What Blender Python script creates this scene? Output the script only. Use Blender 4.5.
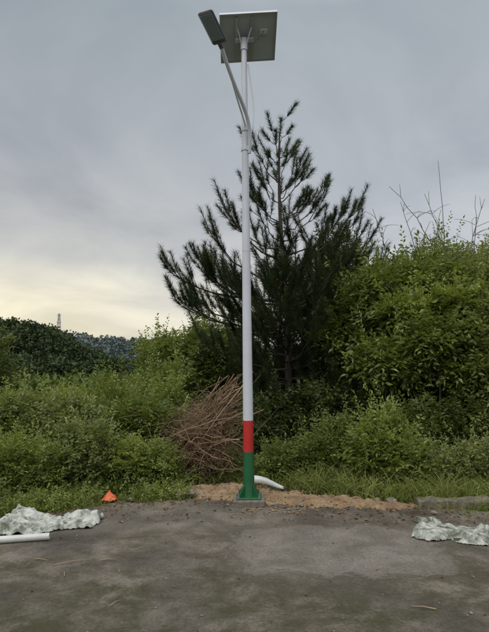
import bpy, math, random
import numpy as np
from mathutils import Vector, Matrix, noise as mnoise

rad = math.radians
scene = bpy.context.scene
for o in list(bpy.data.objects): bpy.data.objects.remove(o)

# ------------------------------------------------------------------ helpers
def link(o):
    scene.collection.objects.link(o); return o

def nz(v):
    return v/np.maximum(np.linalg.norm(v, axis=-1, keepdims=True), 1e-9)

class MB:
    """mesh builder: accumulates numpy vertex / face blocks"""
    def __init__(s): s.V=[]; s.n=0; s.F=[]
    def add(s, V, F, mat=0, tone=None, smooth=False):
        V=np.asarray(V,dtype=np.float32).reshape(-1,3); F=np.asarray(F,dtype=np.int64)
        if len(F)==0: return
        if tone is None: tone=np.full(len(F),.5)
        s.V.append(V); s.F.append((F+s.n,mat,np.asarray(tone,dtype=np.float32),smooth)); s.n+=len(V)
    def build(s, name, mats, parent=None):
        V=np.concatenate(s.V)
        me=bpy.data.meshes.new(name)
        me.vertices.add(len(V)); me.vertices.foreach_set('co',V.ravel())
        li=np.concatenate([f[0].ravel() for f in s.F])
        tot=np.concatenate([np.full(len(f[0]),f[0].shape[1]) for f in s.F])
        st=np.concatenate([[0],np.cumsum(tot)[:-1]])
        me.loops.add(len(li)); me.loops.foreach_set('vertex_index',li.astype(np.int32))
        me.polygons.add(len(tot))
        me.polygons.foreach_set('loop_start',st.astype(np.int32))
        me.polygons.foreach_set('loop_total',tot.astype(np.int32))
        me.polygons.foreach_set('material_index',np.concatenate([np.full(len(f[0]),f[1]) for f in s.F]).astype(np.int32))
        me.polygons.foreach_set('use_smooth',np.concatenate([np.full(len(f[0]),f[3]) for f in s.F]).astype(bool))
        for m in mats: me.materials.append(m)
        me.update(calc_edges=True)
        a=me.attributes.new('tone','FLOAT','FACE')
        a.data.foreach_set('value',np.concatenate([f[2] for f in s.F]).astype(np.float32))
        me.validate()
        o=link(bpy.data.objects.new(name,me))
        if parent: o.parent=parent
        return o

def tube(mb, pts, radii, sides=6, mat=0, tone=.5, caps=True, smooth=True):
    pts=np.asarray(pts,float); n=len(pts)
    radii=np.broadcast_to(np.asarray(radii,float),(n,))
    tan=np.gradient(pts,axis=0); tan=nz(tan)
    ref=np.array([0,0,1.]) if abs(tan[0][2])<.9 else np.array([1.,0,0])
    a=nz(np.cross(tan,ref)); b=np.cross(tan,a)
    th=np.linspace(0,2*math.pi,sides,endpoint=False)
    V=pts[:,None]+radii[:,None,None]*(np.cos(th)[None,:,None]*a[:,None]+np.sin(th)[None,:,None]*b[:,None])
    V=V.reshape(-1,3)
    i=np.arange(n-1)[:,None]*sides; j=np.arange(sides)[None]; j2=(j+1)%sides
    F=np.stack([i+j,i+j2,i+sides+j2,i+sides+j],-1).reshape(-1,4)
    mb.add(V,F,mat,np.full(len(F),tone),smooth)
    if caps and sides>2:
        mb.add(V[:sides],np.arange(sides)[None,:],mat,[tone]); mb.add(V[-sides:],np.arange(sides)[None,::-1],mat,[tone])

def box(mb, c, s, R=None, mat=0, bevel=0.0, tone=.5):
    c=np.array(c,float); s=np.array(s,float)/2
    R=np.eye(3) if R is None else np.array(R)
    b=min(bevel,min(s)*.9)
    if b<=0:
        V=np.array([[x,y,z] for x in(-1,1) for y in(-1,1) for z in(-1,1)])*s
        F=[[0,1,3,2],[4,6,7,5],[0,4,5,1],[2,3,7,6],[0,2,6,4],[1,5,7,3]]
        mb.add((V@R.T)+c,F,mat,[tone]*6); return
    def ring(hx,hy,ch,z): 
        return [[hx-ch,-hy,z],[hx,-hy+ch,z],[hx,hy-ch,z],[hx-ch,hy,z],[-hx+ch,hy,z],[-hx,hy-ch,z],[-hx,-hy+ch,z],[-hx+ch,-hy,z]]
    V=ring(s[0]-b,s[1]-b,b*.5,-s[2])+ring(s[0],s[1],b,-s[2]+b)+ring(s[0],s[1],b,s[2]-b)+ring(s[0]-b,s[1]-b,b*.5,s[2])
    V=np.array(V)
    F=[]
    for r in range(3):
        for k in range(8):
            k2=(k+1)%8; F.append([r*8+k,r*8+k2,r*8+8+k2,r*8+8+k])
    mb.add((V@R.T)+c,F,mat,[tone]*len(F))
    mb.add((V[:8]@R.T)+c,[list(range(8))[::-1]],mat,[tone]); mb.add((V[24:]@R.T)+c,[list(range(8))],mat,[tone])

# ------------------------------------------------------------------ materials
def newmat(name):
    m=bpy.data.materials.new(name); m.use_nodes=True
    nt=m.node_tree; return m,nt,nt.nodes['Principled BSDF'],nt.nodes['Material Output']

def ramp(nt, els, interp='LINEAR'):
    r=nt.nodes.new('ShaderNodeValToRGB'); r.color_ramp.interpolation=interp
    e=r.color_ramp.elements
    while len(e)<len(els): e.new(.5)
    for k,(p,c) in enumerate(els):
        e[k].position=p; e[k].color=(c[0],c[1],c[2],1) if hasattr(c,'__len__') else (c,c,c,1)
    return r

def tnoise(nt, scale, detail=4, rough=.55, vec=None, dist=0):
    n=nt.nodes.new('ShaderNodeTexNoise'); n.inputs['Scale'].default_value=scale
    n.inputs['Detail'].default_value=detail; n.inputs['Roughness'].default_value=rough; n.inputs['Distortion'].default_value=dist
    if vec is not None: nt.links.new(vec,n.inputs['Vector'])
    return n

def mixc(nt, f, a, b, mode='MIX'):
    m=nt.nodes.new('ShaderNodeMix'); m.data_type='RGBA'; m.blend_type=mode
    for s,v in ((m.inputs[0],f),(m.inputs[6],a),(m.inputs[7],b)):
        if isinstance(v,(int,float)): s.default_value=v if s==m.inputs[0] else (v,v,v,1)
        elif isinstance(v,tuple): s.default_value=(*v,1)
        else: nt.links.new(v,s)
    return m.outputs[2]

def mathn(nt,op,a,b=0.0,clamp=False):
    m=nt.nodes.new('ShaderNodeMath'); m.operation=op; m.use_clamp=clamp
    for i,v in enumerate((a,b)):
        if isinstance(v,(int,float)): m.inputs[i].default_value=v
        else: nt.links.new(v,m.inputs[i])
    return m.outputs[0]

def objco(nt):
    return nt.nodes.new('ShaderNodeTexCoord').outputs['Object']

def bump(nt, h, bs, strength=.3, dist=.02):
    b=nt.nodes.new('ShaderNodeBump'); b.inputs['Strength'].default_value=strength; b.inputs['Distance'].default_value=dist
    nt.links.new(h,b.inputs['Height']); nt.links.new(b.outputs[0],bs.inputs['Normal'])

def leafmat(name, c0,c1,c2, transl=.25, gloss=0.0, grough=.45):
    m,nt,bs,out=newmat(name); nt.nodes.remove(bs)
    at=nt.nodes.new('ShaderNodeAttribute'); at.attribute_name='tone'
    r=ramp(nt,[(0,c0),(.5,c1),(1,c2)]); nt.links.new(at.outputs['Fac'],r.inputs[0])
    df=nt.nodes.new('ShaderNodeBsdfDiffuse'); nt.links.new(r.outputs[0],df.inputs[0]); surf=df.outputs[0]
    if transl>0:
        tr=nt.nodes.new('ShaderNodeBsdfTranslucent')
        c=mixc(nt,1.0,r.outputs[0],(1.5,1.4,.6),'MULTIPLY'); nt.links.new(c,tr.inputs[0])
        ms=nt.nodes.new('ShaderNodeMixShader'); ms.inputs[0].default_value=transl
        nt.links.new(surf,ms.inputs[1]); nt.links.new(tr.outputs[0],ms.inputs[2]); surf=ms.outputs[0]
    if gloss>0:
        gl=nt.nodes.new('ShaderNodeBsdfGlossy'); gl.inputs['Roughness'].default_value=grough; gl.inputs[0].default_value=(.9,.95,1,1)
        ms=nt.nodes.new('ShaderNodeMixShader'); ms.inputs[0].default_value=gloss
        nt.links.new(surf,ms.inputs[1]); nt.links.new(gl.outputs[0],ms.inputs[2]); surf=ms.outputs[0]
    nt.links.new(surf,out.inputs[0])
    return m

def plain(name,col,rough=.5,metal=0,var=.12,scale=8,bmp=0):
    m,nt,bs,out=newmat(name)
    n=tnoise(nt,scale,5,.6,objco(nt))
    r=ramp(nt,[(.3,tuple(c*(1-var) for c in col)),(.7,tuple(min(1,c*(1+var)) for c in col))])
    nt.links.new(n.outputs[0],r.inputs[0]); nt.links.new(r.outputs[0],bs.inputs['Base Color'])
    bs.inputs['Roughness'].default_value=rough; bs.inputs['Metallic'].default_value=metal
    if bmp: bump(nt,n.outputs[0],bs,bmp,.02)
    return m

M_leaf_dark = leafmat('leaf_dark',(.038,.055,.018),(.080,.112,.032),(.140,.180,.050),.25,.025)
M_leaf_mid  = leafmat('leaf_mid',(.060,.086,.022),(.120,.164,.040),(.205,.250,.068),.3,.025)
M_leaf_light= leafmat('leaf_light',(.084,.112,.026),(.170,.220,.050),(.28,.325,.092),.32,.025)
M_leaf_olive= leafmat('leaf_olive',(.080,.100,.034),(.160,.195,.066),(.26,.29,.11),.3,.025)
M_needle    = leafmat('pine_needles',(.022,.034,.017),(.040,.060,.028),(.078,.100,.042),.12)
M_grass     = leafmat('grass_blades',(.065,.09,.02),(.15,.195,.05),(.30,.29,.12),.25)
M_far       = leafmat('far_foliage',(.040,.060,.032),(.064,.090,.044),(.100,.126,.058),0)
M_far_haze      = leafmat('far_foliage_haze_tint',(.13,.165,.165),(.15,.19,.18),(.18,.215,.19),0)  # distance haze painted into the leaf colours: paler, bluish grey
M_valley    = leafmat('valley_foliage',(.055,.085,.030),(.10,.145,.045),(.16,.21,.07),.15)
M_bark      = plain('bark',(.085,.068,.05),.9,0,.35,30,.5)
M_barkpine  = plain('pine_bark',(.055,.042,.033),.9,0,.4,30,.5)
M_twig      = leafmat('dry_twigs',(.08,.055,.036),(.20,.135,.085),(.38,.28,.19),0)
M_deadtwig  = plain('dead_twig',(.10,.085,.07),.9,0,.3,20)
M_litter    = leafmat('leaf_litter',(.06,.035,.02),(.14,.08,.04),(.24,.16,.08),0)

# ------------------------------------------------------------------ ground
PAVE=[(-9,-8),(-9,3.6),(-4.6,4.3),(-3.2,5.1),(-2.6,5.6),(-2.05,6.1),(-1.5,6.45),(-.8,6.55),(0,6.62),(.9,6.4),(1.6,6.1),(2.1,5.95),(2.9,5.85),(4.2,5.5),(9,4.9),(9,-8)]
def ground_h(x,y):
    d=max(0,y-6.8); h=-.035
    h+=min(1,d/1.5)*(.05+.06*mnoise.noise(Vector((x*1.3,y*1.3,0))))
    h+=.03*mnoise.noise(Vector((x*3,y*3,5)))*min(1,d/.5)
    return h
def axis(a,b,near,step):
    xs=list(np.arange(near[0],near[1]+1e-6,step)); s=step; x=near[1]
    while x<b: s*=1.35; x+=s; xs.append(min(x,b))
    s=step; x=near[0]
    while x>a: s*=1.35; x-=s; xs.insert(0,max(x,a))
    return xs
xs=axis(-2500,2500,(-6,6),.15); ys=axis(-2500,2500,(5,13),.15)
V=[(x,y,ground_h(x,y)) for y in ys for x in xs]
nx=len(xs); F=[[j*nx+i,j*nx+i+1,(j+1)*nx+i+1,(j+1)*nx+i] for j in range(len(ys)-1) for i in range(nx-1)]
m,nt,bs,out=newmat('soil_and_weeds')
co=objco(nt); n1=tnoise(nt,1.6,5,.65,co); n2=tnoise(nt,22,4,.7,co)
r1=ramp(nt,[(.38,(.105,.072,.042)),(.5,(.06,.06,.026)),(.62,(.042,.065,.02))]); nt.links.new(n1.outputs[0],r1.inputs[0])
r2=ramp(nt,[(.3,.55),(.7,1.35)]); nt.links.new(n2.outputs[0],r2.inputs[0])
nt.links.new(mixc(nt,1.0,r1.outputs[0],r2.outputs[0],'MULTIPLY'),bs.inputs['Base Color']); bs.inputs['Roughness'].default_value=.95
bump(nt,n2.outputs[0],bs,.7,.03)
g=MB(); g.add(V,F,0,None,True); g.build('ground',[m])

def rough_poly(P,step=.06,amp=.09,seed=0):
    out=[]
    for a,b in zip(P,P[1:]+P[:1]):
        L=math.dist(a,b); k=max(1,int(L/step)) if (max(a[1],b[1])>3 and L<6) else 1
        for i in range(k):
            t=i/k; x=a[0]+(b[0]-a[0])*t; y=a[1]+(b[1]-a[1])*t
            if k>1:
                y+=amp*2*mnoise.fractal(Vector((x*2.6,y*2.6,seed)),1,2,5)
            out.append((x,y))
    return out
pp=rough_poly(PAVE)
me=bpy.data.meshes.new('pavement')
n=len(pp)
V=[(x,y,0) for x,y in pp]+[(x,y,-.12) for x,y in pp]
me.from_pydata(V,[],[list(range(n))[::-1]]+[[i,(i+1)%n,n+(i+1)%n,n+i] for i in range(n)])
me.update()
m,nt,bs,out=newmat('old_concrete_paving')
co=objco(nt); sep=nt.nodes.new('ShaderNodeSeparateXYZ'); nt.links.new(co,sep.inputs[0]); X,Y=sep.outputs[0],sep.outputs[1]
nb=tnoise(nt,.8,4,.6,co,.6); nm=tnoise(nt,2.8,7,.72,co,.3); nf=tnoise(nt,38,4,.75,co); ns=tnoise(nt,170,2,.8,co)
base=ramp(nt,[(.32,(.056,.045,.032)),(.45,(.094,.079,.060)),(.57,(.134,.115,.092)),(.72,(.175,.155,.130))]); nt.links.new(nm.outputs[0],base.inputs[0])
big=ramp(nt,[(.34,.55),(.62,1.30)]); nt.links.new(nb.outputs[0],big.inputs[0])
c=mixc(nt,1.,base.outputs[0],big.outputs[0],'MULTIPLY')
moss=ramp(nt,[(.46,0.),(.62,1.)]); nt.links.new(mathn(nt,'ADD',nb.outputs[0],mathn(nt,'MULTIPLY',mathn(nt,'SUBTRACT',4.35,Y),.12)),moss.inputs[0])
mossn=ramp(nt,[(.38,1.),(.60,.2)]); nt.links.new(nm.outputs[0],mossn.inputs[0])
mf=mathn(nt,'MULTIPLY',moss.outputs[0],mossn.outputs[0])
c=mixc(nt,mf,c,(.050,.048,.023))
def softbox(cx,cy,hx,hy,soft,wob):
    wx=mathn(nt,'MULTIPLY',mathn(nt,'SUBTRACT',nm.outputs[0],.5),wob)
    dx=mathn(nt,'DIVIDE',mathn(nt,'SUBTRACT',X,cx),hx); dy=mathn(nt,'DIVIDE',mathn(nt,'SUBTRACT',Y,cy),hy)
    d=mathn(nt,'POWER',mathn(nt,'ADD',mathn(nt,'POWER',mathn(nt,'ABSOLUTE',dx),4.),mathn(nt,'POWER',mathn(nt,'ABSOLUTE',dy),4.)),.25)
    d=mathn(nt,'ADD',d,wx)
    mr=nt.nodes.new('ShaderNodeMapRange'); nt.links.new(d,mr.inputs[0])
    mr.inputs[1].default_value=1+soft; mr.inputs[2].default_value=1-soft; mr.interpolation_type='SMOOTHSTEP'
    return mr.outputs[0]
pd=softbox(.9,4.75,1.25,.95,.3,1.6)
c=mixc(nt,mathn(nt,'MULTIPLY',pd,.35),c,(.070,.058,.042))
pf=softbox(.78,4.72,.86,.63,.07,1.6)
pn=ramp(nt,[(.3,(.125,.108,.088)),(.7,(.26,.235,.205))]); nt.links.new(nm.outputs[0],pn.inputs[0])
c=mixc(nt,mathn(nt,'MULTIPLY',pf,.68),c,pn.outputs[0])
pf2=softbox(-1.1,5.8,1.4,.5,.4,1.8)
c=mixc(nt,mathn(nt,'MULTIPLY',pf2,.20),c,(.21,.19,.16))
gr=ramp(nt,[(.28,.55),(.5,1.),(.75,1.38)]); nt.links.new(nf.outputs[0],gr.inputs[0]); c=mixc(nt,.95,c,gr.outputs[0],'MULTIPLY')
gs=ramp(nt,[(.33,.5),(.45,1.),(.62,1.),(.72,1.7)]); nt.links.new(ns.outputs[0],gs.inputs[0]); c=mixc(nt,.7,c,gs.outputs[0],'MULTIPLY')
vo=nt.nodes.new('ShaderNodeTexVoronoi'); vo.feature='DISTANCE_TO_EDGE'; vo.inputs['Scale'].default_value=.30
wv=nt.nodes.new('ShaderNodeVectorMath'); wv.operation='MULTIPLY_ADD'; nt.links.new(nm.outputs['Color'],wv.inputs[0]); wv.inputs[1].default_value=(.6,.6,0); nt.links.new(co,wv.inputs[2])
nt.links.new(wv.outputs[0],vo.inputs['Vector'])
cr=ramp(nt,[(.0,.55),(.004,1.)]); nt.links.new(vo.outputs[0],cr.inputs[0]); c=mixc(nt,.5,c,cr.outputs[0],'MULTIPLY')
nt.links.new(c,bs.inputs['Base Color'])
rr0=ramp(nt,[(.38,.62),(.60,.92)]); nt.links.new(nb.outputs[0],rr0.inputs[0]); nt.links.new(rr0.outputs[0],bs.inputs['Roughness'])
bs.inputs['Specular IOR Level'].default_value=.3
bump(nt,nf.outputs[0],bs,.45,.012)
me.materials.append(m); pav=link(bpy.data.objects.new('pavement',me))

def dirtmask(x,y):
    cy=np.interp(x,[-.9,-.3,.3,1.0,1.8,2.3],[7.05,6.9,6.6,6.36,6.10,6.0])
    hw=np.interp(x,[-.9,-.65,-.2,.3,1.0,1.6,2.05],[0.,.35,.55,.55,.36,.18,0.])
    d=1-abs(y-cy)/max(hw,.001) if hw>.01 else -1
    return d+.6*mnoise.fractal(Vector((x*3.5,y*3.5,2)),1,2,4)
V=[];nx,ny=200,150
for j in range(ny):
    for i in range(nx):
        x=-1.0+3.4*i/(nx-1); y=5.4+2.4*j/(ny-1); mk=dirtmask(x,y)
        h=-.06+min(.5,max(0,mk+.12))*.17
        if mk>-.1: h+=.022*mnoise.fractal(Vector((x*14,y*14,1)),1,2,4)+.02*max(0,mnoise.noise(Vector((x*7,y*7,9))))
        V.append((x,y,h))
F=[[j*nx+i,j*nx+i+1,(j+1)*nx+i+1,(j+1)*nx+i] for j in range(ny-1) for i in range(nx-1)]
m,nt,bs,out=newmat('sandy_clay'); co=objco(nt); n1=tnoise(nt,4,6,.7,co); n2=tnoise(nt,60,4,.7,co)
r=ramp(nt,[(.3,(.13,.085,.045)),(.5,(.27,.18,.10)),(.7,(.40,.29,.185))]); nt.links.new(n1.outputs[0],r.inputs[0])
r2=ramp(nt,[(.3,.55),(.7,1.25)]); nt.links.new(n2.outputs[0],r2.inputs[0])
nt.links.new(mixc(nt,1.,r.outputs[0],r2.outputs[0],'MULTIPLY'),bs.inputs['Base Color']); bs.inputs['Roughness'].default_value=.95
bump(nt,n2.outputs[0],bs,.6,.02)
M_clay=m
d=MB(); d.add(V,F,0,None,True)
rng=np.random.default_rng(3)
def pebble(mb,x,y,z,r,mat=0):
    th=np.linspace(0,2*math.pi,6,endpoint=False)
    jit=rng.uniform(.7,1.25,(3,6)); V=[]
    for k,(zz,rr_) in enumerate(((-.3,.9),(.25,1.),(.7,.5))):
        for q in range(6): V.append((x+r*rr_*jit[k,q]*math.cos(th[q]+.3*k),y+r*rr_*jit[k,q]*math.sin(th[q]+.3*k),z+r*zz*.8))
    V.append((x,y,z+r*.75))
    F4=[[k*6+q,k*6+(q+1)%6,k*6+6+(q+1)%6,k*6+6+q] for k in range(2) for q in range(6)]
    mb.add(V,F4,mat); mb.add(V,[[12+q,12+(q+1)%6,18] for q in range(6)],mat)
for _ in range(900):
    x=rng.uniform(-.85,2.1); y=rng.uniform(5.5,7.5); mk=dirtmask(x,y)
    if mk>-.5: pebble(d,x,y,max(0.003,-.06+min(.5,max(0,mk+.12))*.17)+.004,rng.uniform(.004,.022))
d.build('dirt_pile',[M_clay])

M_stone=plain('stone',(.20,.18,.15),.9,0,.3,12,.4)
s=MB()
for _ in range(260):
    x=rng.uniform(-3.2,3.2); y=rng.uniform(3.2,6.3)
    pebble(s,x,y,.003,rng.choice([.004,.006,.009,.014],p=[.5,.3,.15,.05]))
for x,y,r in ((-.72,6.75,.09),(-.60,6.82,.06),(-.85,6.7,.05),(1.7,6.3,.06),(1.55,6.35,.04),(2.0,5.75,.035),(-1.4,6.5,.04),(.62,6.15,.03)):
    pebble(s,x,y,.02,r)
s.build('stones',[M_stone])

# ------------------------------------------------------------------ street lamp
lamp=link(bpy.data.objects.new('street_lamp',None)); lamp.location=(0,0,0)
PX,PY=.03,6.3
M_white=plain('galvanised_white_paint',(.54,.57,.64),.38,0,.08,3)
M_red=plain('red_paint',(.44,.020,.018),.45,0,.15,6)
M_green=plain('green_paint',(.010,.10,.036),.45,0,.18,6)
M_conc=plain('concrete',(.15,.135,.11),.95,0,.4,14,.5)
M_alu=plain('aluminium',(.45,.47,.50),.4,.6,.05,5)
M_darkgrey=plain('dark_housing',(.13,.14,.155),.45,.2,.08,5)
M_steel=plain('bolt_steel',(.3,.29,.27),.5,.8,.2,30)
f=MB(); box(f,(PX,PY+.02,.014),(.37,.36,.125),mat=0,bevel=.018); f.build('footing',[M_conc],lamp)
TOP=5.78
def rz(z): return .067+(.034-.067)*z/TOP
p=MB()
def seg(z0,z1,mat,k=6,proud=0):
    zs=np.linspace(z0,z1,k); tube(p,[(PX,PY,z) for z in zs],[rz(z)+proud for z in zs],28,mat,caps=(z1>=TOP))
seg(.085,.60,2); seg(.60,.965,1); seg(.965,TOP,0,12)
tube(p,[(PX,PY,3.02),(PX,PY,3.035)],rz(3.0)+.0015,28,0)
tube(p,[(PX,PY,.094),(PX,PY,.12),(PX,PY,.19),(PX,PY,.25)],[.084,.078,.0705,.067],28,2)
p.build('pole',[M_white,M_red,M_green],lamp)
b=MB()
box(b,(PX,PY,.0855),(.29,.29,.018),mat=0,bevel=.004)
for k in range(4):
    a=math.pi/4+k*math.pi/2; c,s_=math.cos(a),math.sin(a)
    t=.004; q=[(c*.055,s_*.055,.0945),(c*.165,s_*.165,.0945),(c*.162,s_*.162,.115),(c*.064,s_*.064,.23)]
    nx_,ny_=-s_*t,c*t
    V=[(PX+x+nx_,PY+y+ny_,z) for x,y,z in q]+[(PX+x-nx_,PY+y-ny_,z) for x,y,z in q]
    b.add(V,[[0,1,2,3],[7,6,5,4],[0,4,5,1],[1,5,6,2],[2,6,7,3],[3,7,4,0]],0)
for sx in(-1,1):
    for sy in(-1,1):
        x,y=PX+sx*.120,PY+sy*.120
        tube(b,[(x,y,.08),(x,y,.145)],.008,8,1); tube(b,[(x,y,.0945),(x,y,.112)],.016,6,1,smooth=False)
b.build('base_flange',[M_green,M_steel],lamp)
def bez(P,n):
    P=np.array(P,float); t=np.linspace(0,1,n)[:,None]
    return (1-t)**3*P[0]+3*(1-t)**2*t*P[1]+3*(1-t)*t*t*P[2]+t**3*P[3]
a=MB()
arm=bez([(PX+.052,PY-.02,4.28),(PX+.105,PY-.10,4.80),(-.02,PY-.22,4.75),(-.235,5.66,5.30)],26)
tube(a,arm,.023,14,0)
brace=bez([(PX+.01,PY-.04,4.62),(PX-.02,PY-.10,4.72),(-.05,6.1,4.85),(-.12,5.93,5.04)],12)
tube(a,brace,.011,10,0)
for z in (4.34,4.60): tube(a,[(PX,PY,z-.022),(PX,PY,z+.022)],rz(z)+.009,20,0)
box(a,(PX+.050,PY-.02,4.34),(.05,.05,.06),mat=0,bevel=.005)
cab=bez([(PX+.05,PY-.05,4.45),(PX+.17,PY-.02,4.75),(PX+.09,PY,5.1),(PX+.05,PY+.02,5.5)],20)
tube(a,cab,.010,6,0)
a.build('arm',[M_white,M_darkgrey],lamp)
A=np.array((-.235,5.66,5.30)); B=np.array((-.425,5.20,5.46))
u=nz((B-A)); side=nz(np.cross(u,[0,0,1.])); up=np.cross(side,u)
R=np.stack([side,u,up],1); C=A+u*.25
h=MB()
box(h,C+up*.012,(.180,.42,.045),R,0,.018)
box(h,C+up*.042-u*.02,(.13,.32,.03),R,0,.012)
tube(h,[A-u*.06,A+u*.08],.028,14,0)
for k in range(7): box(h,C+up*.060+u*(-.14+.042*k),(.12,.006,.02),R,0)
h.build('lamp_head',[M_darkgrey],lamp)
m,nt,bs,out=newmat('led_lens')
bs.inputs['Base Color'].default_value=(.26,.33,.44,1); bs.inputs['Roughness'].default_value=.15
M_lens=m
M_led=plain('led_chips',(.28,.34,.42),.3)
l=MB(); box(l,C-up*.0125+u*.02,(.145,.33,.008),R,0,.003)
for i in range(4):
    for j in range(9): box(l,C-up*.018+u*(-.11+.032*j)+side*(-.048+.032*i),(.012,.012,.005),R,1)
l.build('led_panel',[M_lens,M_led],lamp)
def rotm(rx,ry,rz_): return np.array((Matrix.Rotation(rz_,3,'Z')@Matrix.Rotation(ry,3,'Y')@Matrix.Rotation(rx,3,'X')))
Rp=rotm(rad(-24),rad(-5),rad(3)); Cp=np.array((.085,PY+.06,5.90))
W,H=.735,.66
def L(x,y,z): return Cp+Rp@np.array((x,y,z))
m,nt,bs,out=newmat('panel_backsheet'); co=objco(nt)
n=tnoise(nt,2,3,.5,co); r=ramp(nt,[(.3,(.38,.46,.49)),(.7,(.46,.53,.56))]); nt.links.new(n.outputs[0],r.inputs[0]); nt.links.new(r.outputs[0],bs.inputs['Base Color']); bs.inputs['Roughness'].default_value=.5
M_back=m
m,nt,bs,out=newmat('solar_cells'); bs.inputs['Base Color'].default_value=(.01,.016,.045,1); bs.inputs['Roughness'].default_value=.1; M_cell=m
s=MB()
box(s,L(0,0,0),(W-.03,H-.03,.004),Rp,0)
for i in range(6):
    for j in range(5): box(s,L(-W/2+.075+i*.117,-H/2+.085+j*.122,.004),(.108,.113,.003),Rp,2)
for sy in(-1,1): box(s,L(0,sy*(H/2-.009),-.004),(W,.018,.035),Rp,1)
for sx in(-1,1): box(s,L(sx*(W/2-.009),0,-.004),(.018,H-.037,.034),Rp,1)
for sx in (-.10,.10): box(s,L(sx-.055,0,-.034),(.03,H-.10,.022),Rp,1)
box(s,L(.20,-.08,-.016),(.10,.07,.024),Rp,3,.005)
s.build('solar_panel',[M_back,M_alu,M_cell,plain('junction_box',(.6,.62,.62),.5)],lamp)
k=MB()
tube(k,[(PX,PY,TOP-.10),(PX,PY,TOP+.06)],.045,20,0)
box(k,L(-.055,.0,-.055),(.24,.06,.022),Rp,0,.004)
for sx in (-1,1):
    P0=np.array((PX+sx*.03,PY,TOP-.02)); P1=L(-.055+sx*.09,-.16,-.045); tube(k,[P0,P1],.010,8,0)
wire=bez([L(.20,-.10,-.03),L(.16,-.05,-.10),L(.05,0,-.13),(PX+.035,PY-.01,TOP-.08)],14); tube(k,wire,.004,6,1)
k.build('panel_bracket',[M_white,M_darkgrey],lamp)

# ------------------------------------------------------------------ foliage generators
def sprays(mb, rng, O, T, Lt, m, leaf, asp=.45, droop=.1, mat=0, tone=None, spread=.8):
    k=len(O); T=nz(T); Z=np.array([0,0,1.])
    S=nz(np.cross(T,Z)+rng.normal(0,.15,(k,3))); N=nz(np.cross(S,T))
    t=((np.arange(m)+.6)/m)[None,:,None]; sg=np.where(np.arange(m)%2==0,1.,-1.)[None,:,None]
    Lt=np.broadcast_to(Lt,(k,))
    pos=O[:,None]+T[:,None]*Lt[:,None,None]*t-Z*droop*(t**2)*Lt[:,None,None]
    dr=T[:,None]*.55+S[:,None]*sg*spread+rng.normal(0,.28,(k,m,3))-Z*.15
    dr[:,-1]=T+rng.normal(0,.2,(k,3)); dr=nz(dr)
    nn=nz(N[:,None]+rng.normal(0,.4,(k,m,3))); w=nz(np.cross(dr,nn)); nn=np.cross(w,dr)
    Lf=leaf*rng.uniform(.6,1.4,(k,m,1))
    b=pos; tip=pos+dr*Lf-nn*Lf*.12; mid=pos+dr*Lf*.45+nn*Lf*.06
    r=mid+w*Lf*asp*.5; l=mid-w*Lf*asp*.5
    V=np.stack([b,r,tip,l],2).reshape(-1,3); nF=k*m
    F=np.arange(nF*4).reshape(-1,4)
    if tone is None: tone=rng.uniform(.2,.8,k)
    tn=np.clip(tone[:,None]+rng.normal(0,.12,(k,m)),0,1).ravel()
    mb.add(V,F,mat,tn)

def lumps(P,seed,fr=2.2):
    s=seed*1.7
    return (np.sin(P[:,0]*fr+s)+np.sin(P[:,1]*fr*1.1+s*2)+np.sin(P[:,2]*fr*1.3+s*3)+.6*np.sin((P[:,0]+P[:,2])*fr*2.3+s))/3.6

def crown_pts(rng, lobes, ntw, seed, inner=.4):
    lobes=np.array(lobes,float); w=(lobes[:,3]*lobes[:,4]*lobes[:,5])**(2/3); w/=w.sum()
    idx=rng.choice(len(lobes),ntw,p=w); Lb=lobes[idx]
    D=nz(rng.normal(0,1,(ntw,3)))
    r=inner+(1-inner)*rng.uniform(0,1,(ntw,1))**.6
    r=r*(1+.36*lumps(D*2.6+Lb[:,:3],seed,2.6)[:,None]+.14*lumps(D*5+Lb[:,:3],seed+3,3.)[:,None])
    P=Lb[:,:3]+D*Lb[:,3:]*r
    ok=P[:,2]>.03
    return P[ok],D[ok],r[ok,0]

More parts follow.
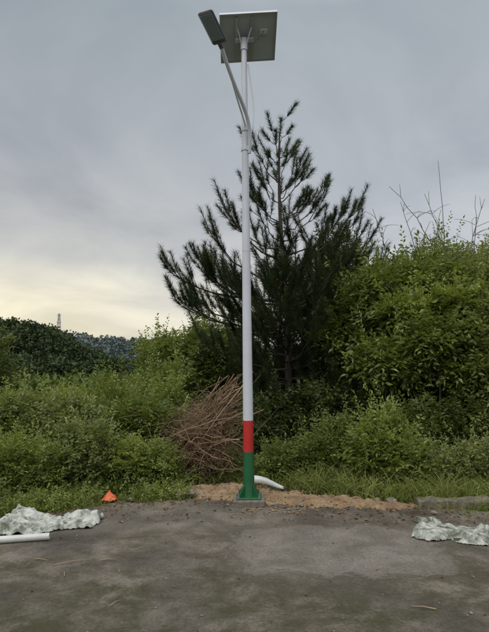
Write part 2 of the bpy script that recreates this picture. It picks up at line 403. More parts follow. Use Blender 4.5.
def broadleaf(name, base, lobes, ntw, leaf, mats, seed, trunk=.06, m=9, tw=.32, asp=.45, stems=None, droop=.25, tonebase=.45, limbs=6, upb=.25):
    rng=np.random.default_rng(seed); mb=MB()
    P,D,r=crown_pts(rng,lobes,ntw,seed)
    T=D*.8+np.array([0,0,upb])+rng.normal(0,.45,P.shape)
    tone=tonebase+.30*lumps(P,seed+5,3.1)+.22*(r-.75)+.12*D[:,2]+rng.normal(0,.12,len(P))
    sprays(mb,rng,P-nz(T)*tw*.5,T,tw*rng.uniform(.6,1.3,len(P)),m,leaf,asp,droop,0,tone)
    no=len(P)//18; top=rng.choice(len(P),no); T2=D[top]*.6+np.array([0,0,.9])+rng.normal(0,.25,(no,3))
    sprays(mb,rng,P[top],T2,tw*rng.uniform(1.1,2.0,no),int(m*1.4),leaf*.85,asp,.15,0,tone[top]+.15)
    base=np.array(base,float)
    for i,Lb in enumerate(lobes):
        c=np.array(Lb[:3]); b0=base+np.array([rng.normal(0,.12),rng.normal(0,.12),-.05]) if stems else base
        midp=(b0+c)/2+rng.normal(0,.15,3)*np.array([1,1,0])
        t=np.linspace(0,1,9)[:,None]; pl=(1-t)**2*b0+2*t*(1-t)*midp+t*t*c
        pl+=rng.normal(0,.012,pl.shape)
        rr_=trunk*(.55 if i else 1); tube(mb,pl,np.linspace(rr_,rr_*.35,9),7,1,caps=False)
        for q in range(limbs):
            dd=nz(rng.normal(0,1,3)+np.array([0,0,.5])); e=c+dd*np.array(Lb[3:])*.85
            st=pl[rng.integers(5,9)]; t=np.linspace(0,1,6)[:,None]; mp=(st+e)/2+np.array([0,0,-.08])
            lp=(1-t)**2*st+2*t*(1-t)*mp+t*t*e; tube(mb,lp,np.linspace(rr_*.33,.004,6),5,1,caps=False)
    return mb.build(name,mats+[M_bark])

# ------------------------------------------------------------------ pine
def needles(mb,rng,pl,n,length,width,tone):
    pl=np.array(pl); k=len(pl)-1
    t=rng.uniform(0,1,n)*k; i=np.minimum(t.astype(int),k-1); fr=(t-i)[:,None]
    P=pl[i]*(1-fr)+pl[i+1]*fr; T=nz(pl[i+1]-pl[i])
    rd=rng.normal(0,1,(n,3)); rd=nz(rd-T*(rd*T).sum(1,keepdims=True))
    ang=rng.uniform(.35,1.0,(n,1)); D=T*np.cos(ang)+rd*np.sin(ang)
    L_=length*rng.uniform(.7,1.15,(n,1)); w=nz(np.cross(D,rng.normal(0,1,(n,3))))*width/2
    tip=P+D*L_; tip[:,2]-=.01
    V=np.stack([P-w,P+w,tip],1).reshape(-1,3)
    mb.add(V,np.arange(3*n).reshape(-1,3),0,np.clip(tone+rng.normal(0,.15,n),0,1))

def pine(name, bx,by,H,prof,seed,extra=(),zstart=.7,dens=1.0,sparse=1.0):
    rng=np.random.default_rng(seed); mb=MB()
    zt=np.linspace(-.05,H-.25,16); tr=[(bx+.06*math.sin(z*.9),by+.05*math.sin(z*1.3+1),z) for z in zt]
    tube(mb,tr,np.interp(zt,[0,H],[.09,.012]),9,1)
    def at(z): return np.array((bx+.06*math.sin(z*.9),by+.05*math.sin(z*1.3+1),z))
    br=[]
    z=zstart
    while z<H-.5:
        low=z<H*.48
        nb=rng.integers(5,8) if low else rng.integers(3,5); a0=rng.uniform(0,6.28)
        for q in range(nb):
            az=a0+q*6.283/nb+rng.normal(0,.3); Lb=np.interp(z,prof[0],prof[1])*rng.uniform(.5,1.15)
            rise=np.interp(z,[0,H*.35,H*.6,H],[.15,.5,1.1,1.7])
            d=np.array([math.cos(az),math.sin(az),0])
            br.append((at(z+rng.normal(0,.06)),d,Lb,Lb*rise*rng.uniform(.7,1.3)))
        z+=rng.uniform(.24,.36) if low else rng.uniform(.36,.56)*sparse
    for (X_,Y_,Zs,Ze) in extra:
        s0=at(Zs); v=np.array([X_-s0[0],Y_-s0[1],0]); l_=np.linalg.norm(v); br.append((s0,v/l_,l_,Ze-Zs))
    br.append((at(H-.55),np.array([.15,0,0]),.3,.62))
    for s0,d,Lb,rise in br:
        t=np.linspace(0,1,9)[:,None]
        pl=s0+d*Lb*(1-(1-t)**1.3)+np.array([0,0,1.])*rise*t**1.7
        pl[1:]+=rng.normal(0,.02,(8,3))
        tube(mb,pl,np.linspace(.007+.010*Lb,.005,9),5,1,caps=False)
        tone=rng.uniform(.25,.65)
        needles(mb,rng,pl[-4:],int(230*dens),.15,.007,tone+.1)
        low=s0[2]<H*.45
        ns_=int(4+Lb*6) if low else int(1.2+Lb*3.2)
        for q in range(ns_):
            f_=rng.uniform(.22 if low else .4,.95); ii=f_*8; i0=int(ii); st=pl[i0]
            sd=np.array([-d[1],d[0],0])*rng.choice([-1,1]); sl=(1-f_)*.33*Lb+rng.uniform(.28,.5)
            sl=min(sl,.8)
            dd=nz(d*rng.uniform(.3,.9)+sd*rng.uniform(.2,1.))
            t=np.linspace(0,1,6)[:,None]; up_=rng.uniform(.6,1.3)
            sp=st+dd*sl*.7*t+np.array([0,0,1.])*sl*up_*t**1.5
            tube(mb,sp,np.linspace(.007,.004,6),4,1,caps=False)
            needles(mb,rng,sp[-4:],int(200*dens),.14,.007,np.clip(tone+rng.normal(0,.12),0,1))
    return mb.build(name,[M_needle,M_barkpine])

pine('pine_tree',.78,10.0,6.62,([0,1,2.2,3,3.6,4.3,5.2,6.0,6.6],[1.4,1.8,1.9,1.7,1.3,.95,.6,.3,.1]),11,
     extra=[(-1.5,9.8,2.9,3.6),(-1.35,9.6,2.3,2.95),(-.95,9.8,2.8,3.7),(-1.15,10.2,2.4,3.15),(-.32,9.9,3.9,4.75),(.12,9.9,4.5,5.3),(1.56,9.9,4.3,5.25),(2.05,10,3.8,4.95),(1.9,9.8,3.3,4.4),(1.08,10,5.0,6.0),(.45,10,4.9,5.7),(2.2,9.8,2.9,4.0)],dens=1.0)
pine('pine_tree',1.85,11.2,4.9,([0,1,2.5,3.5,4.5,5.3],[1.3,1.5,1.2,.8,.4,.1]),23,sparse=.8)

# ------------------------------------------------------------------ broadleaf trees & shrubs
BL=broadleaf
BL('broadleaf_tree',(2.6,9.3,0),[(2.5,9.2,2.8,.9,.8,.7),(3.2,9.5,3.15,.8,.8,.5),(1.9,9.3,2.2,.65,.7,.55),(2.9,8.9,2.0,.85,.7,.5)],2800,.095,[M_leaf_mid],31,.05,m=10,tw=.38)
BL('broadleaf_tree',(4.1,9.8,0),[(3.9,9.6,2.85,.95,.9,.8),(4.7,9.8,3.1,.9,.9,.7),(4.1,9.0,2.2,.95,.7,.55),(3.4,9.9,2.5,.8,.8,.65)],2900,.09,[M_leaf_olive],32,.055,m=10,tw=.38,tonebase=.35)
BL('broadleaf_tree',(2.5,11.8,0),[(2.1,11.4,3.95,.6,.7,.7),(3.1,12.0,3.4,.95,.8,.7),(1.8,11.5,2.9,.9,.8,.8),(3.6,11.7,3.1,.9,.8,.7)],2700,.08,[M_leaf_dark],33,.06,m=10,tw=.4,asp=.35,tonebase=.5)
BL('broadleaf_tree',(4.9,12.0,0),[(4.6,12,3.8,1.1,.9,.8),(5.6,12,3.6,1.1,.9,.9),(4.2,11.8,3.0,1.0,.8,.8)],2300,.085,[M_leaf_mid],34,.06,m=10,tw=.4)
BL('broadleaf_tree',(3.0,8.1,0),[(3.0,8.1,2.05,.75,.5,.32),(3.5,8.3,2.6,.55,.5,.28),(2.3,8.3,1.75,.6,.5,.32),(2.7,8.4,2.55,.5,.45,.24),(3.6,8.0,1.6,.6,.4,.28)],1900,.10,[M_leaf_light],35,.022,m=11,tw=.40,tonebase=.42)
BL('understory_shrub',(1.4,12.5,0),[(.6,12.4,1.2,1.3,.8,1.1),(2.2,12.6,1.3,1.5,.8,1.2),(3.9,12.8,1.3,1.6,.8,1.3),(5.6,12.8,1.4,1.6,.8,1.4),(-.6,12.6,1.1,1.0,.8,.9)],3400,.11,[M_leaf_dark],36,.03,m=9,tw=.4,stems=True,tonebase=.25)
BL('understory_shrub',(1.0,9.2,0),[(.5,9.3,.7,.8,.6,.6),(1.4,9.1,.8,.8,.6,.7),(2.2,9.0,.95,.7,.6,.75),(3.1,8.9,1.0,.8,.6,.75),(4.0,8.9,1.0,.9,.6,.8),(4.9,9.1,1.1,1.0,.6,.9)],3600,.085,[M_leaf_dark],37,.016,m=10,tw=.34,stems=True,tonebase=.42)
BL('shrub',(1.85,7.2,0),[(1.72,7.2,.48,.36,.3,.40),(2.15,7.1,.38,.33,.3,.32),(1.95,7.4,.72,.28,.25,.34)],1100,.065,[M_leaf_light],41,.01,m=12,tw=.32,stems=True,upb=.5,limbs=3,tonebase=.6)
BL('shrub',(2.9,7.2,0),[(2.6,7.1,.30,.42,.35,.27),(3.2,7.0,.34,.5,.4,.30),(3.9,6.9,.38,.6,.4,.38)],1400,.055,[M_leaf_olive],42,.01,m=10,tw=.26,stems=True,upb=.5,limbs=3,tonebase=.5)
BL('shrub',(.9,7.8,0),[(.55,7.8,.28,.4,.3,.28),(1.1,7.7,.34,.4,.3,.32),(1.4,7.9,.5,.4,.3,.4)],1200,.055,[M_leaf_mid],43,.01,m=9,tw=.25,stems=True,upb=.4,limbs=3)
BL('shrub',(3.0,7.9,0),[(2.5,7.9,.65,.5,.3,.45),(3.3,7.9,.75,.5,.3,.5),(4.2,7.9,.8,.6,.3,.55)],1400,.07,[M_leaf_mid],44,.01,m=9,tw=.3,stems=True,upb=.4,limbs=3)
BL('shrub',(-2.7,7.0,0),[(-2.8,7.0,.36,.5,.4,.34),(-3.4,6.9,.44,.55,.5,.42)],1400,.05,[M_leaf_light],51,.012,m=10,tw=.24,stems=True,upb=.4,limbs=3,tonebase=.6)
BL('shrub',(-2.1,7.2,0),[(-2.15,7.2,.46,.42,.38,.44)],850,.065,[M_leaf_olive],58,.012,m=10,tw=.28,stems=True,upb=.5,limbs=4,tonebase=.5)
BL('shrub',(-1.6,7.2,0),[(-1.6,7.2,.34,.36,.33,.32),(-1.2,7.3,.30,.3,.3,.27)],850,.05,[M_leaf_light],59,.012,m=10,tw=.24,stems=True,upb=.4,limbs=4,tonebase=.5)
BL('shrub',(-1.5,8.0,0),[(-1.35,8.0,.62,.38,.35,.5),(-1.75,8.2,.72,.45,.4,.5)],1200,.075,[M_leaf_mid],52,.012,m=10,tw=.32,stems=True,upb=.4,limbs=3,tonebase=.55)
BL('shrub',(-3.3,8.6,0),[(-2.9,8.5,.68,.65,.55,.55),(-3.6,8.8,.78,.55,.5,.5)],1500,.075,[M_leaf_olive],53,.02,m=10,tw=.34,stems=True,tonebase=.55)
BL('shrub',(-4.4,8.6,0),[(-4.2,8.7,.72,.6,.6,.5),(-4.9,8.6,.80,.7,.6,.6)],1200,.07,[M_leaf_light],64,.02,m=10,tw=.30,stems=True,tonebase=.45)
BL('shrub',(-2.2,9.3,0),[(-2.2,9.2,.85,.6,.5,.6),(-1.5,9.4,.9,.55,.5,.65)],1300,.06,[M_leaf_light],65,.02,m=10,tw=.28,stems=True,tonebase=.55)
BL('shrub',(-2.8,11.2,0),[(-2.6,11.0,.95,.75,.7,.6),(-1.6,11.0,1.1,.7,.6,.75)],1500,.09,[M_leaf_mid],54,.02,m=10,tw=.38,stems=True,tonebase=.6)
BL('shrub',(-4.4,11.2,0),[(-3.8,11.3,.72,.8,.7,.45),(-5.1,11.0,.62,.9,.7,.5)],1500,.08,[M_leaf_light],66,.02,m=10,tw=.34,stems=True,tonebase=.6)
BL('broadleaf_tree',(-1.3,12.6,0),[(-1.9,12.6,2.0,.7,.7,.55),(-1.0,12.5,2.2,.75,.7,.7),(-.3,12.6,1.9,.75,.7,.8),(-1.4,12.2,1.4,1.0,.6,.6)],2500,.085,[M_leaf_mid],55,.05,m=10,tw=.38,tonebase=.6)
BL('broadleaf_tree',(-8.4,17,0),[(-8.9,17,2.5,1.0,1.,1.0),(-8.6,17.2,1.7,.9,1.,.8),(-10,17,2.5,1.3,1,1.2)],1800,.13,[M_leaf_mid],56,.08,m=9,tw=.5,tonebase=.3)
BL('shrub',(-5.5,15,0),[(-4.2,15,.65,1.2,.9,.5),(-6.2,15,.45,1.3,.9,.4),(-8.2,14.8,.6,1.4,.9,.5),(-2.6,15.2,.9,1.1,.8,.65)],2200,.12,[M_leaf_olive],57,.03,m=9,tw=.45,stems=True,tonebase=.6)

dm=MB(); rng=np.random.default_rng(77)
for (x,z0,z1,dx) in ((3.95,3.0,5.75,.0),(4.3,3.2,4.9,.25),(3.5,3.1,4.8,-.25),(4.0,3.2,5.1,-.65),(4.5,3.1,5.1,.15),(2.9,3.0,4.7,-.2),(3.2,3.1,4.5,.3),(4.1,3.2,5.0,-.3),(3.7,3.2,4.7,.1)):
    y=10.0; t=np.linspace(0,1,10)[:,None]
    pl=np.array([x,y,z0])+np.array([dx,rng.normal(0,.2),z1-z0])*t+np.array([dx,0,0])*t**2*.8; pl+=rng.normal(0,.012,pl.shape)
    tube(dm,pl,np.linspace(.011,.004,10),4,0,caps=False)
    if abs(dx)>.05:
        for q in range(7):
            st=pl[rng.integers(4,9)]; e=st+np.array([rng.normal(0,.3),rng.normal(0,.1),rng.uniform(-.05,.35)])
            mp=(st+e)/2+np.array([0,0,.08]); pq=(1-t)**2*st+2*t*(1-t)*mp+t*t*e
            tube(dm,pq,np.linspace(.005,.0025,10),4,0,caps=False)
dm.build('dead_branches',[M_deadtwig])

st=MB()
for _ in range(16):
    x=rng.uniform(1.4,5.0); y=rng.uniform(8.1,9.5); t=np.linspace(0,1,7)[:,None]
    e=np.array([x+rng.normal(0,.35),y+rng.normal(0,.2),rng.uniform(1.6,2.6)]); b0=np.array([x,y,-.05]); mp=(b0+e)/2+np.array([rng.normal(0,.12),0,0])
    tube(st,(1-t)**2*b0+2*t*(1-t)*mp+t*t*e,np.linspace(rng.uniform(.010,.02),.005,7),6,0,caps=False)
st.build('sapling_stems',[M_bark])

# ------------------------------------------------------------------ brush pile
bp=MB(); rng=np.random.default_rng(5)
for _ in range(300):
    a=np.array([rng.normal(-.22,.13),rng.normal(8.0,.20),np.clip(rng.normal(.95,.30),.1,1.45)])
    e=np.array([rng.normal(-1.05,.20),rng.normal(7.75,.25),np.clip(rng.normal(.38,.24),.02,.9)])
    if rng.uniform()<.35:
        a=np.array([rng.normal(-.40,.18),rng.normal(7.7,.15),rng.uniform(.05,.7)]); e=a+np.array([rng.normal(-.40,.3),rng.normal(0,.2),rng.normal(.1,.3)]); e[2]=max(.02,e[2])
    mp=(a+e)/2+np.array([rng.normal(0,.15),rng.normal(0,.10),rng.uniform(-.18,.26)])
    t=np.linspace(-.05,1.05,9)[:,None]; pl=(1-t)**2*a+2*t*(1-t)*mp+t*t*e; pl+=rng.normal(0,.011,pl.shape); pl[:,2]=np.maximum(pl[:,2],.01)
    tn=rng.uniform(.05,1.); tube(bp,pl,np.linspace(rng.uniform(.003,.009),.0015,9),5,0,tn,caps=False)
    for q in range(rng.integers(2,7)):
        s0=pl[rng.integers(2,8)]; e2=s0+np.array([rng.normal(-.08,.16),rng.normal(0,.12),rng.normal(.05,.15)]); e2[2]=max(.01,e2[2])
        tube(bp,[s0,(s0+e2)/2+rng.normal(0,.02,3),e2],[.0028,.002,.0012],4,0,tn,caps=False)
for _ in range(60):
    a=np.array([rng.normal(-.42,.16),rng.normal(8.0,.15),rng.uniform(.4,.9)]); e=a+np.array([rng.uniform(.02,.22),rng.normal(0,.1),rng.uniform(.2,.55)])
    tube(bp,[a,(a+e)/2+rng.normal(0,.03,3),e],[.006,.004,.002],4,0,rng.uniform(.2,.9),caps=False)
k=800; P=np.stack([rng.normal(-.7,.25,k),rng.normal(7.85,.2,k),rng.uniform(.02,.7,k)],1)
sprays(bp,rng,P,rng.normal(0,1,(k,3)),.12,3,.05,.35,.1,1,rng.uniform(0,1,k))
bp.build('brush_pile',[M_twig,M_litter])

# ------------------------------------------------------------------ grass & weeds & litter
gm=MB(); rng=np.random.default_rng(8)
def edge_y(x): return np.interp(x,[p[0] for p in PAVE[1:15]],[p[1] for p in PAVE[1:15]])
def blades(n,xr,yo,hr,clump=.05,tb=.45):
    nc=n//14; cx=rng.uniform(*xr,nc); cy=edge_y(cx)+rng.uniform(*yo,nc)
    keep=np.array([dirtmask(a,b)<-.1 for a,b in zip(cx,cy)]); cx,cy=cx[keep],cy[keep]; nc=len(cx)
    if nc==0: return
    hh=rng.uniform(*hr,nc); ct=tb+rng.normal(0,.18,nc)
    i=np.repeat(np.arange(nc),14); n=len(i)
    B=np.stack([cx[i]+rng.normal(0,clump,n),cy[i]+rng.normal(0,clump,n),np.full(n,-.03)],1)
    D=nz(np.stack([rng.normal(0,.5,n),rng.normal(0,.5,n),np.ones(n)],1)); h=(hh[i]*rng.uniform(.5,1.2,n))[:,None]
    w=nz(np.cross(D,rng.normal(0,1,(n,3))))*rng.uniform(.0025,.005,(n,1))
    lean=nz(np.stack([D[:,0],D[:,1],np.zeros(n)],1))
    mid=B+D*h*.55; tip=B+D*h*.9+lean*h*.35
    V=np.stack([B-w,B+w,mid+w*.8,mid-w*.8,tip],1).reshape(-1,3); o=np.arange(n)[:,None]*5
    tn=np.clip(ct[i]+rng.normal(0,.12,n),0,1)
    gm.add(V,np.concatenate([o,o+1,o+2,o+3],1),0,tn); gm.add(V,np.concatenate([o+3,o+2,o+4],1),0,tn)
blades(9000,(-5,5.5),(.05,1.4),(.10,.30))
blades(4500,(-5,-.7),(-.10,.35),(.04,.15))
blades(6500,(.5,5),(.25,1.6),(.14,.48),tb=.65)
blades(3000,(1.2,5),(-.08,.4),(.04,.18))
blades(900,(2.2,5),(-.4,0.),(.03,.10))
blades(9000,(-5,5),(1.2,3.0),(.2,.5),.08)
gm.build('grass',[M_grass])
wm=MB()
def weeds(n,xr,yo,zr,leaf):
    x=rng.uniform(*xr,n); y=edge_y(x)+rng.uniform(*yo,n)
    keep=np.array([dirtmask(a,b)<0 and not (abs(a+1.66)<.14 and b<6.85) for a,b in zip(x,y)]); x,y=x[keep],y[keep]; n=len(x)
    P=np.stack([x,y,rng.uniform(*zr,n)],1); T=np.stack([rng.normal(0,.7,n),rng.normal(0,.7,n),rng.uniform(.2,1.2,n)],1)
    sprays(wm,rng,P,T,rng.uniform(.08,.2,n),7,leaf,.5,.2,0,np.clip(.45+.25*np.sin(x*5)+rng.normal(0,.15,n),0,1))
weeds(1500,(-5,-.6),(.1,1.0),(0,.10),.04); weeds(1200,(.6,5),(.35,1.3),(0,.12),.04); weeds(1800,(-5,5),(.9,2.4),(0,.25),.055)
weeds(250,(-5,-.9),(-.12,.15),(0,.04),.03)
wm.build('weeds',[M_leaf_light])
lm=MB(); n=2600; x=rng.uniform(-4,4,n); y=edge_y(x)+rng.normal(.25,.5,n)
P=np.stack([x,y,np.full(n,.012)],1); T=np.stack([rng.normal(0,1,n),rng.normal(0,1,n),np.zeros(n)],1)
sprays(lm,rng,P,T,.02,1,.045,.45,0,0,rng.uniform(0,1,n))
n=60; P=np.stack([rng.uniform(-3,3,n),rng.uniform(3.2,6,n),np.full(n,.01)],1)
sprays(lm,rng,P,rng.normal(0,1,(n,3))*[1,1,0],.01,1,.03,.45,0,0,rng.uniform(0,1,n))
lm.build('leaf_litter',[M_litter])
tm=MB()
for x,y,a,l in ((-1.55,4.35,.5,.28),(-1.38,4.12,1.9,.10),(-1.2,4.45,.2,.12),(1.2,3.5,2.8,.15),(-.2,5.8,.3,.12),(-.9,3.6,1.1,.1),(-1.75,4.5,-.3,.12)):
    c,s_=math.cos(a),math.sin(a); tube(tm,[(x,y,.008),(x+c*l*.5,y+s_*l*.5,.014),(x+c*l,y+s_*l,.007)],[.004,.003,.0015],5,0,.9)
tm.build('fallen_twigs',[M_twig])

# ------------------------------------------------------------------ crumpled plastic sheets etc.
def tarp(name,cx,cy,hx,hy,h,seed,mat,rot=0,cut=0.):
    nx,ny=190,110; V=[];keep=[]
    for j in range(ny):
        for i in range(nx):
            u_=-1+2*i/(nx-1); v=-1+2*j/(ny-1); x=u_*hx; y=v*hy
            q=Vector((x*3.4+y*1.4,y*7-x*.8,seed)); wz=mnoise.noise_vector(Vector((x*3,y*3,seed+2)))
            q=q+wz*.9
            n1_=mnoise.noise(q); r1_=1-min(1,abs(n1_)*2.8); r1_=r1_*r1_*(3-2*r1_)
            q2=Vector((x*9+wz.x*2,y*13+wz.y*2,seed+3)); r2_=1-min(1,abs(mnoise.noise(q2))*2.4)
            big=max(0,mnoise.noise(Vector((x*2.6,y*2.6,seed+20)))+.4)
            ed=1-(abs(u_)**2.2+abs(v)**2.2)+1.0*mnoise.fractal(Vector((x*3.4,y*3.4,seed+8)),1,2,4)-cut
            e=max(0,min(1,ed*2.0)); z=.006+h*e*(.50*big+.50*r1_*(.35+big)+.14*r2_)
            V.append((x+.04*wz.x,y+.04*wz.y-.25*z,z)); keep.append(ed>0)
    F=[]
    for j in range(ny-1):
        for i in range(nx-1):
            f_=[j*nx+i,j*nx+i+1,(j+1)*nx+i+1,(j+1)*nx+i]
            if all(keep[a] for a in f_): F.append(f_)
    mb=MB(); V=np.array(V); c,s_=math.cos(rot),math.sin(rot)
    V=np.stack([V[:,0]*c-V[:,1]*s_+cx,V[:,0]*s_+V[:,1]*c+cy,V[:,2]],1); mb.add(V,F,0,None,True); return mb.build(name,[mat])
def tarpmat(name,a,b,c_):
    m,nt,bs,out=newmat(name); co=objco(nt); n=tnoise(nt,7,5,.75,co,.8)
    r=ramp(nt,[(.38,a),(.48,b),(.60,c_)]); nt.links.new(n.outputs[0],r.inputs[0]); nt.links.new(r.outputs[0],bs.inputs['Base Color'])
    bs.inputs['Roughness'].default_value=.42; bump(nt,tnoise(nt,22,3,.6,co,1.5).outputs[0],bs,.6,.015); return m
MT1=tarpmat('white_plastic_sheet',(.13,.15,.11),(.34,.36,.31),(.52,.53,.50))
MT2=tarpmat('grey_plastic_sheet',(.07,.08,.055),(.22,.235,.19),(.46,.47,.43))
tarp('plastic_sheet',-2.12,5.55,.64,.38,.17,1.5,MT1,.35)
tarp('plastic_sheet',2.02,5.05,.50,.30,.11,7.7,MT2,-.25,.15)
tarp('plastic_sheet',1.85,5.50,.17,.09,.06,3.1,MT2,.2)
M_pvc=plain('white_plastic',(.52,.53,.51),.4,0,.12,6)
tb=MB(); a=np.array((-2.25,4.93,.034)); e=np.array((-1.83,5.02,.034))
tube(tb,[a,a+(e-a)*.5,e],.032,18,0,caps=False); tube(tb,[a,e],.028,18,0,caps=False)
for q0,sg in ((a,1),(e,-1)):
    dd=nz(e-a); s1=nz(np.cross(dd,[0,0,1.])); u1=np.cross(s1,dd); th=np.linspace(0,2*math.pi,18,endpoint=False)
    ring=lambda r:[q0+r*(math.cos(t)*s1+math.sin(t)*u1) for t in th]
    tb.add(ring(.032)+ring(.028),[[i,(i+1)%18,18+(i+1)%18,18+i] for i in range(18)],0)
tb.build('plastic_pipe',[M_pvc])
w=MB(); V=[];nu=16
for i in range(nu):
    t=i/(nu-1); x=.10+.38*t; y=7.0-.10*t
    z=.15-.07*t+.012*math.sin(t*5)
    V+= [(x,y,z-.05+.02*t),(x,y+.03,z+.04-.04*t*t)]
V=np.array(V); F=[[2*i,2*i+2,2*i+3,2*i+1] for i in range(nu-1)]
w.add(V,F,0,None,True); o=w.build('plastic_offcut',[M_pvc]); md=o.modifiers.new('thick','SOLIDIFY'); md.thickness=.006
kb=MB(); nxs=40
V=[];
for i in range(nxs):
    t=i/(nxs-1); x=1.93+1.45*t; yy=6.1-.05*t
    jit=lambda s:.012*mnoise.fractal(Vector((x*6,s*3.3,s)),1,2,3)*2
    V+=[(x,yy-.085+jit(1),-.03),(x,yy-.085+jit(2),.07+jit(3)),(x,yy-.07+jit(2),.088+jit(4)),(x,yy+.07,.092+jit(5)),(x,yy+.085,-.03)]
F=[[i*5+k,(i+1)*5+k,(i+1)*5+k+1,i*5+k+1] for i in range(nxs-1) for k in range(4)]
kb.add(V,F,0); kb.add(V,[[0,1,2,3,4],[(nxs-1)*5+k for k in (4,3,2,1,0)]],0)
kb.build('concrete_beam',[plain('mossy_concrete',(.15,.135,.095),.95,0,.5,9,.7)])
# small crumpled orange plastic bag at the pavement edge
sc=MB(); V=[]; F=[]; nn=9
for j in range(nn):
    for i in range(nn):
        u_=i/(nn-1)-.5; v=j/(nn-1)-.5; r_=math.hypot(u_,v)
        V.append((-1.66+u_*.17+.02*mnoise.noise(Vector((i*.9,j*.9,1))),6.50+v*.15,.015+.11*max(0,1-r_*1.9)+.03*abs(mnoise.noise(Vector((i*.8,j*.8,4))))))
F=[[j*nn+i,j*nn+i+1,(j+1)*nn+i+1,(j+1)*nn+i] for j in range(nn-1) for i in range(nn-1)]
sc.add(V,F,0); sc.build('plastic_scrap',[plain('orange_plastic',(.70,.13,.04),.5)])

# ------------------------------------------------------------------ hills
def hill(name,fn,xr,yr,ntree,tr,card,mat,seed,k=60):
    rng=np.random.default_rng(seed); mb=MB(); nx,ny=70,26
    X_=np.linspace(*xr,nx); Y_=np.linspace(*yr,ny); V=[(x,y,fn(x,y)-1) for y in Y_ for x in X_]
    F=[[j*nx+i,j*nx+i+1,(j+1)*nx+i+1,(j+1)*nx+i] for j in range(ny-1) for i in range(nx-1)]
    mb.add(V,F,0,np.full(len(F),.2),True)
    x=rng.uniform(*xr,ntree); y=yr[0]+(yr[1]-yr[0])*rng.uniform(0,.62,ntree); z=np.array([fn(a,b) for a,b in zip(x,y)])
    s=tr*rng.uniform(.5,1.6,ntree)
    D=nz(rng.normal(0,1,(ntree,k,3))); D[...,2]=np.abs(D[...,2])*1.2
    P=np.stack([x,y,z+s*.3],1)[:,None]+D*s[:,None,None]*rng.uniform(.6,1.05,(ntree,k,1))
    P=P.reshape(-1,3); T=D.reshape(-1,3)+rng.normal(0,.6,P.shape)
    tn=np.repeat(np.clip(.45+rng.normal(0,.3,ntree),0,1),k)
    sprays(mb,rng,P,T,card*.4,3,card,.7,.1,0,tn)
    return mb.build(name,[mat])
def h1(x,y): 
    e=15.0*math.exp(-((x+68)**2)/(2*(17 if x>-68 else 34)**2))
    return e*math.exp(-((y-150)**2)/(2*30**2))+1.8*mnoise.noise(Vector((x*.07,y*.05,0)))+.8*mnoise.noise(Vector((x*.2,y*.1,4)))
hill('hill',h1,(-140,20),(85,215),1600,1.9,.6,M_far,61,90)
def h2(x,y):
    return (21-9*max(0,min(1,(x+105)/150)))*math.exp(-((y-310)**2)/(2*45**2))+3.0*mnoise.noise(Vector((x*.025,y*.03,3)))
hill('hill',h2,(-260,160),(210,400),1300,3.0,1.2,M_far_haze,62,50)
hill('distant_trees',lambda x,y:-1.3,(-34,14),(22,62),480,1.3,.36,M_valley,63,80)
tw=MB(); bx,by,bz,Ht=-107,298,11,27.0
def leg(z): return 1.6*(1-z/Ht)+.3
for sx in(-1,1):
    for sy in(-1,1): tube(tw,[(bx+sx*leg(0),by+sy*leg(0),bz),(bx+sx*leg(Ht),by+sy*leg(Ht),bz+Ht)],.17,4,0)
for i in range(12):
    z0,z1=Ht*i/12,Ht*(i+1)/12
    for s_ in(-1,1):
        tube(tw,[(bx-leg(z0),by+s_*leg(z0),bz+z0),(bx+leg(z1),by+s_*leg(z1),bz+z1)],.09,4,0)
        tube(tw,[(bx+s_*leg(z0),by-leg(z0),bz+z0),(bx+s_*leg(z1),by+leg(z1),bz+z1)],.09,4,0)
for z in (22,26): tube(tw,[(bx-1.5,by,bz+z),(bx+1.5,by,bz+z)],.13,4,0)
tw.build('lattice_tower',[plain('tower_steel',(.40,.41,.42),.6)])

# ------------------------------------------------------------------ world: overcast
SE,SR=rad(50),rad(205)
wd=bpy.data.worlds.new('World'); scene.world=wd; wd.use_nodes=True; nt=wd.node_tree
bg=nt.nodes['Background']; out=nt.nodes['World Output']
sky=nt.nodes.new('ShaderNodeTexSky'); sky.sky_type='NISHITA'; sky.sun_disc=False; sky.sun_elevation=SE; sky.sun_rotation=SR
nt.links.new(sky.outputs[0],bg.inputs[0]); bg.inputs[1].default_value=.09
tc=nt.nodes.new('ShaderNodeTexCoord'); sep=nt.nodes.new('ShaderNodeSeparateXYZ'); nt.links.new(tc.outputs['Generated'],sep.inputs[0])
x,y,z=sep.outputs
zz=mathn(nt,'ADD',mathn(nt,'MAXIMUM',z,0.),.16)
cv=nt.nodes.new('ShaderNodeCombineXYZ'); nt.links.new(mathn(nt,'DIVIDE',x,zz),cv.inputs[0]); nt.links.new(mathn(nt,'DIVIDE',y,zz),cv.inputs[1])
n1=tnoise(nt,.55,5,.5,cv.outputs[0],.4); n2=tnoise(nt,1.1,5,.55,cv.outputs[0],.6)
zw=mathn(nt,'ADD',z,mathn(nt,'MULTIPLY',mathn(nt,'SUBTRACT',n1.outputs[0],.5),.20))
rl=ramp(nt,[(0,(.78,.70,.50)),(.09,(.90,.83,.62)),(.16,(.86,.81,.67)),(.215,(.60,.60,.57)),(.33,(.46,.48,.505)),(.60,(.35,.40,.435)),(.74,(.74,.77,.81)),(1,(1,1,1))])
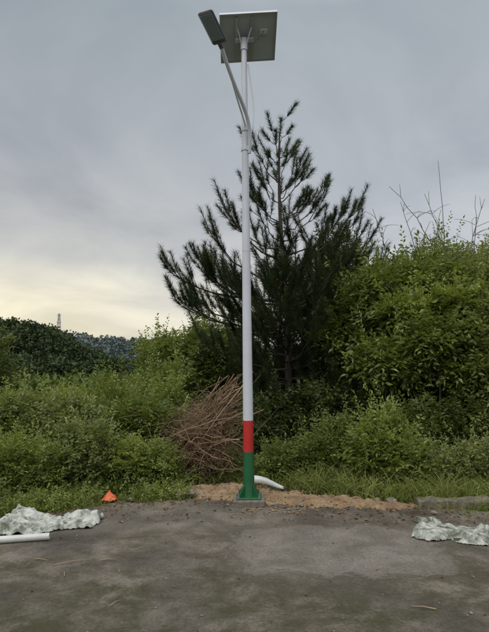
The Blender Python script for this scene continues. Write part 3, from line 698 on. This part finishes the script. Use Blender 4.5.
rr_=ramp(nt,[(0,(.72,.71,.67)),(.12,(.72,.72,.71)),(.22,(.60,.625,.65)),(.36,(.50,.535,.57)),(.60,(.40,.445,.485)),(.74,(.76,.79,.83)),(1,(1,1,1))])
nt.links.new(zw,rl.inputs[0]); nt.links.new(zw,rr_.inputs[0])
mr=nt.nodes.new('ShaderNodeMapRange'); nt.links.new(x,mr.inputs[0]); mr.inputs[1].default_value=-.30; mr.inputs[2].default_value=.25
c=mixc(nt,mr.outputs[0],rl.outputs[0],rr_.outputs[0])
br=ramp(nt,[(.32,(.81,.82,.855)),(.68,(1.16,1.15,1.12))]); nt.links.new(n2.outputs[0],br.inputs[0])
c=mixc(nt,1.,c,br.outputs[0],'MULTIPLY')
# overcast sky is brightest towards the zenith
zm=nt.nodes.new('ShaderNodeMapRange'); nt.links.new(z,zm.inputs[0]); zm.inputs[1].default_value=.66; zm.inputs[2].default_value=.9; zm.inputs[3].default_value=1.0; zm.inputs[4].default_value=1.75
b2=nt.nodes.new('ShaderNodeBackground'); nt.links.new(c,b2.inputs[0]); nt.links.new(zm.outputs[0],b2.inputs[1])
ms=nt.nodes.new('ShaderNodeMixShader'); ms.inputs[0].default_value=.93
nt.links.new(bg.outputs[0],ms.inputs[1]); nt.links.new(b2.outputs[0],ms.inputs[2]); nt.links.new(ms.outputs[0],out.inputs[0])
sl=bpy.data.lights.new('sun','SUN'); sl.energy=1.5; sl.angle=rad(20); sl.color=(1,.96,.88)
so=link(bpy.data.objects.new('sun',sl))
sd=Vector((math.sin(SR)*math.cos(SE),math.cos(SR)*math.cos(SE),math.sin(SE)))
so.rotation_euler=sd.to_track_quat('Z','Y').to_euler()

# ------------------------------------------------------------------ camera
cam=bpy.data.cameras.new('camera'); co_=link(bpy.data.objects.new('camera',cam))
cam.sensor_fit='VERTICAL'; cam.sensor_height=36; cam.lens=29.6; cam.clip_end=6000; cam.clip_start=.05
M=Matrix.Translation((0,0,1.5))@Matrix.Rotation(rad(96.5),4,'X')@Matrix.Rotation(rad(-.6),4,'Z')
co_.matrix_world=M
scene.camera=co_
scene.view_settings.view_transform='Standard'; scene.view_settings.look='None'; scene.view_settings.exposure=0
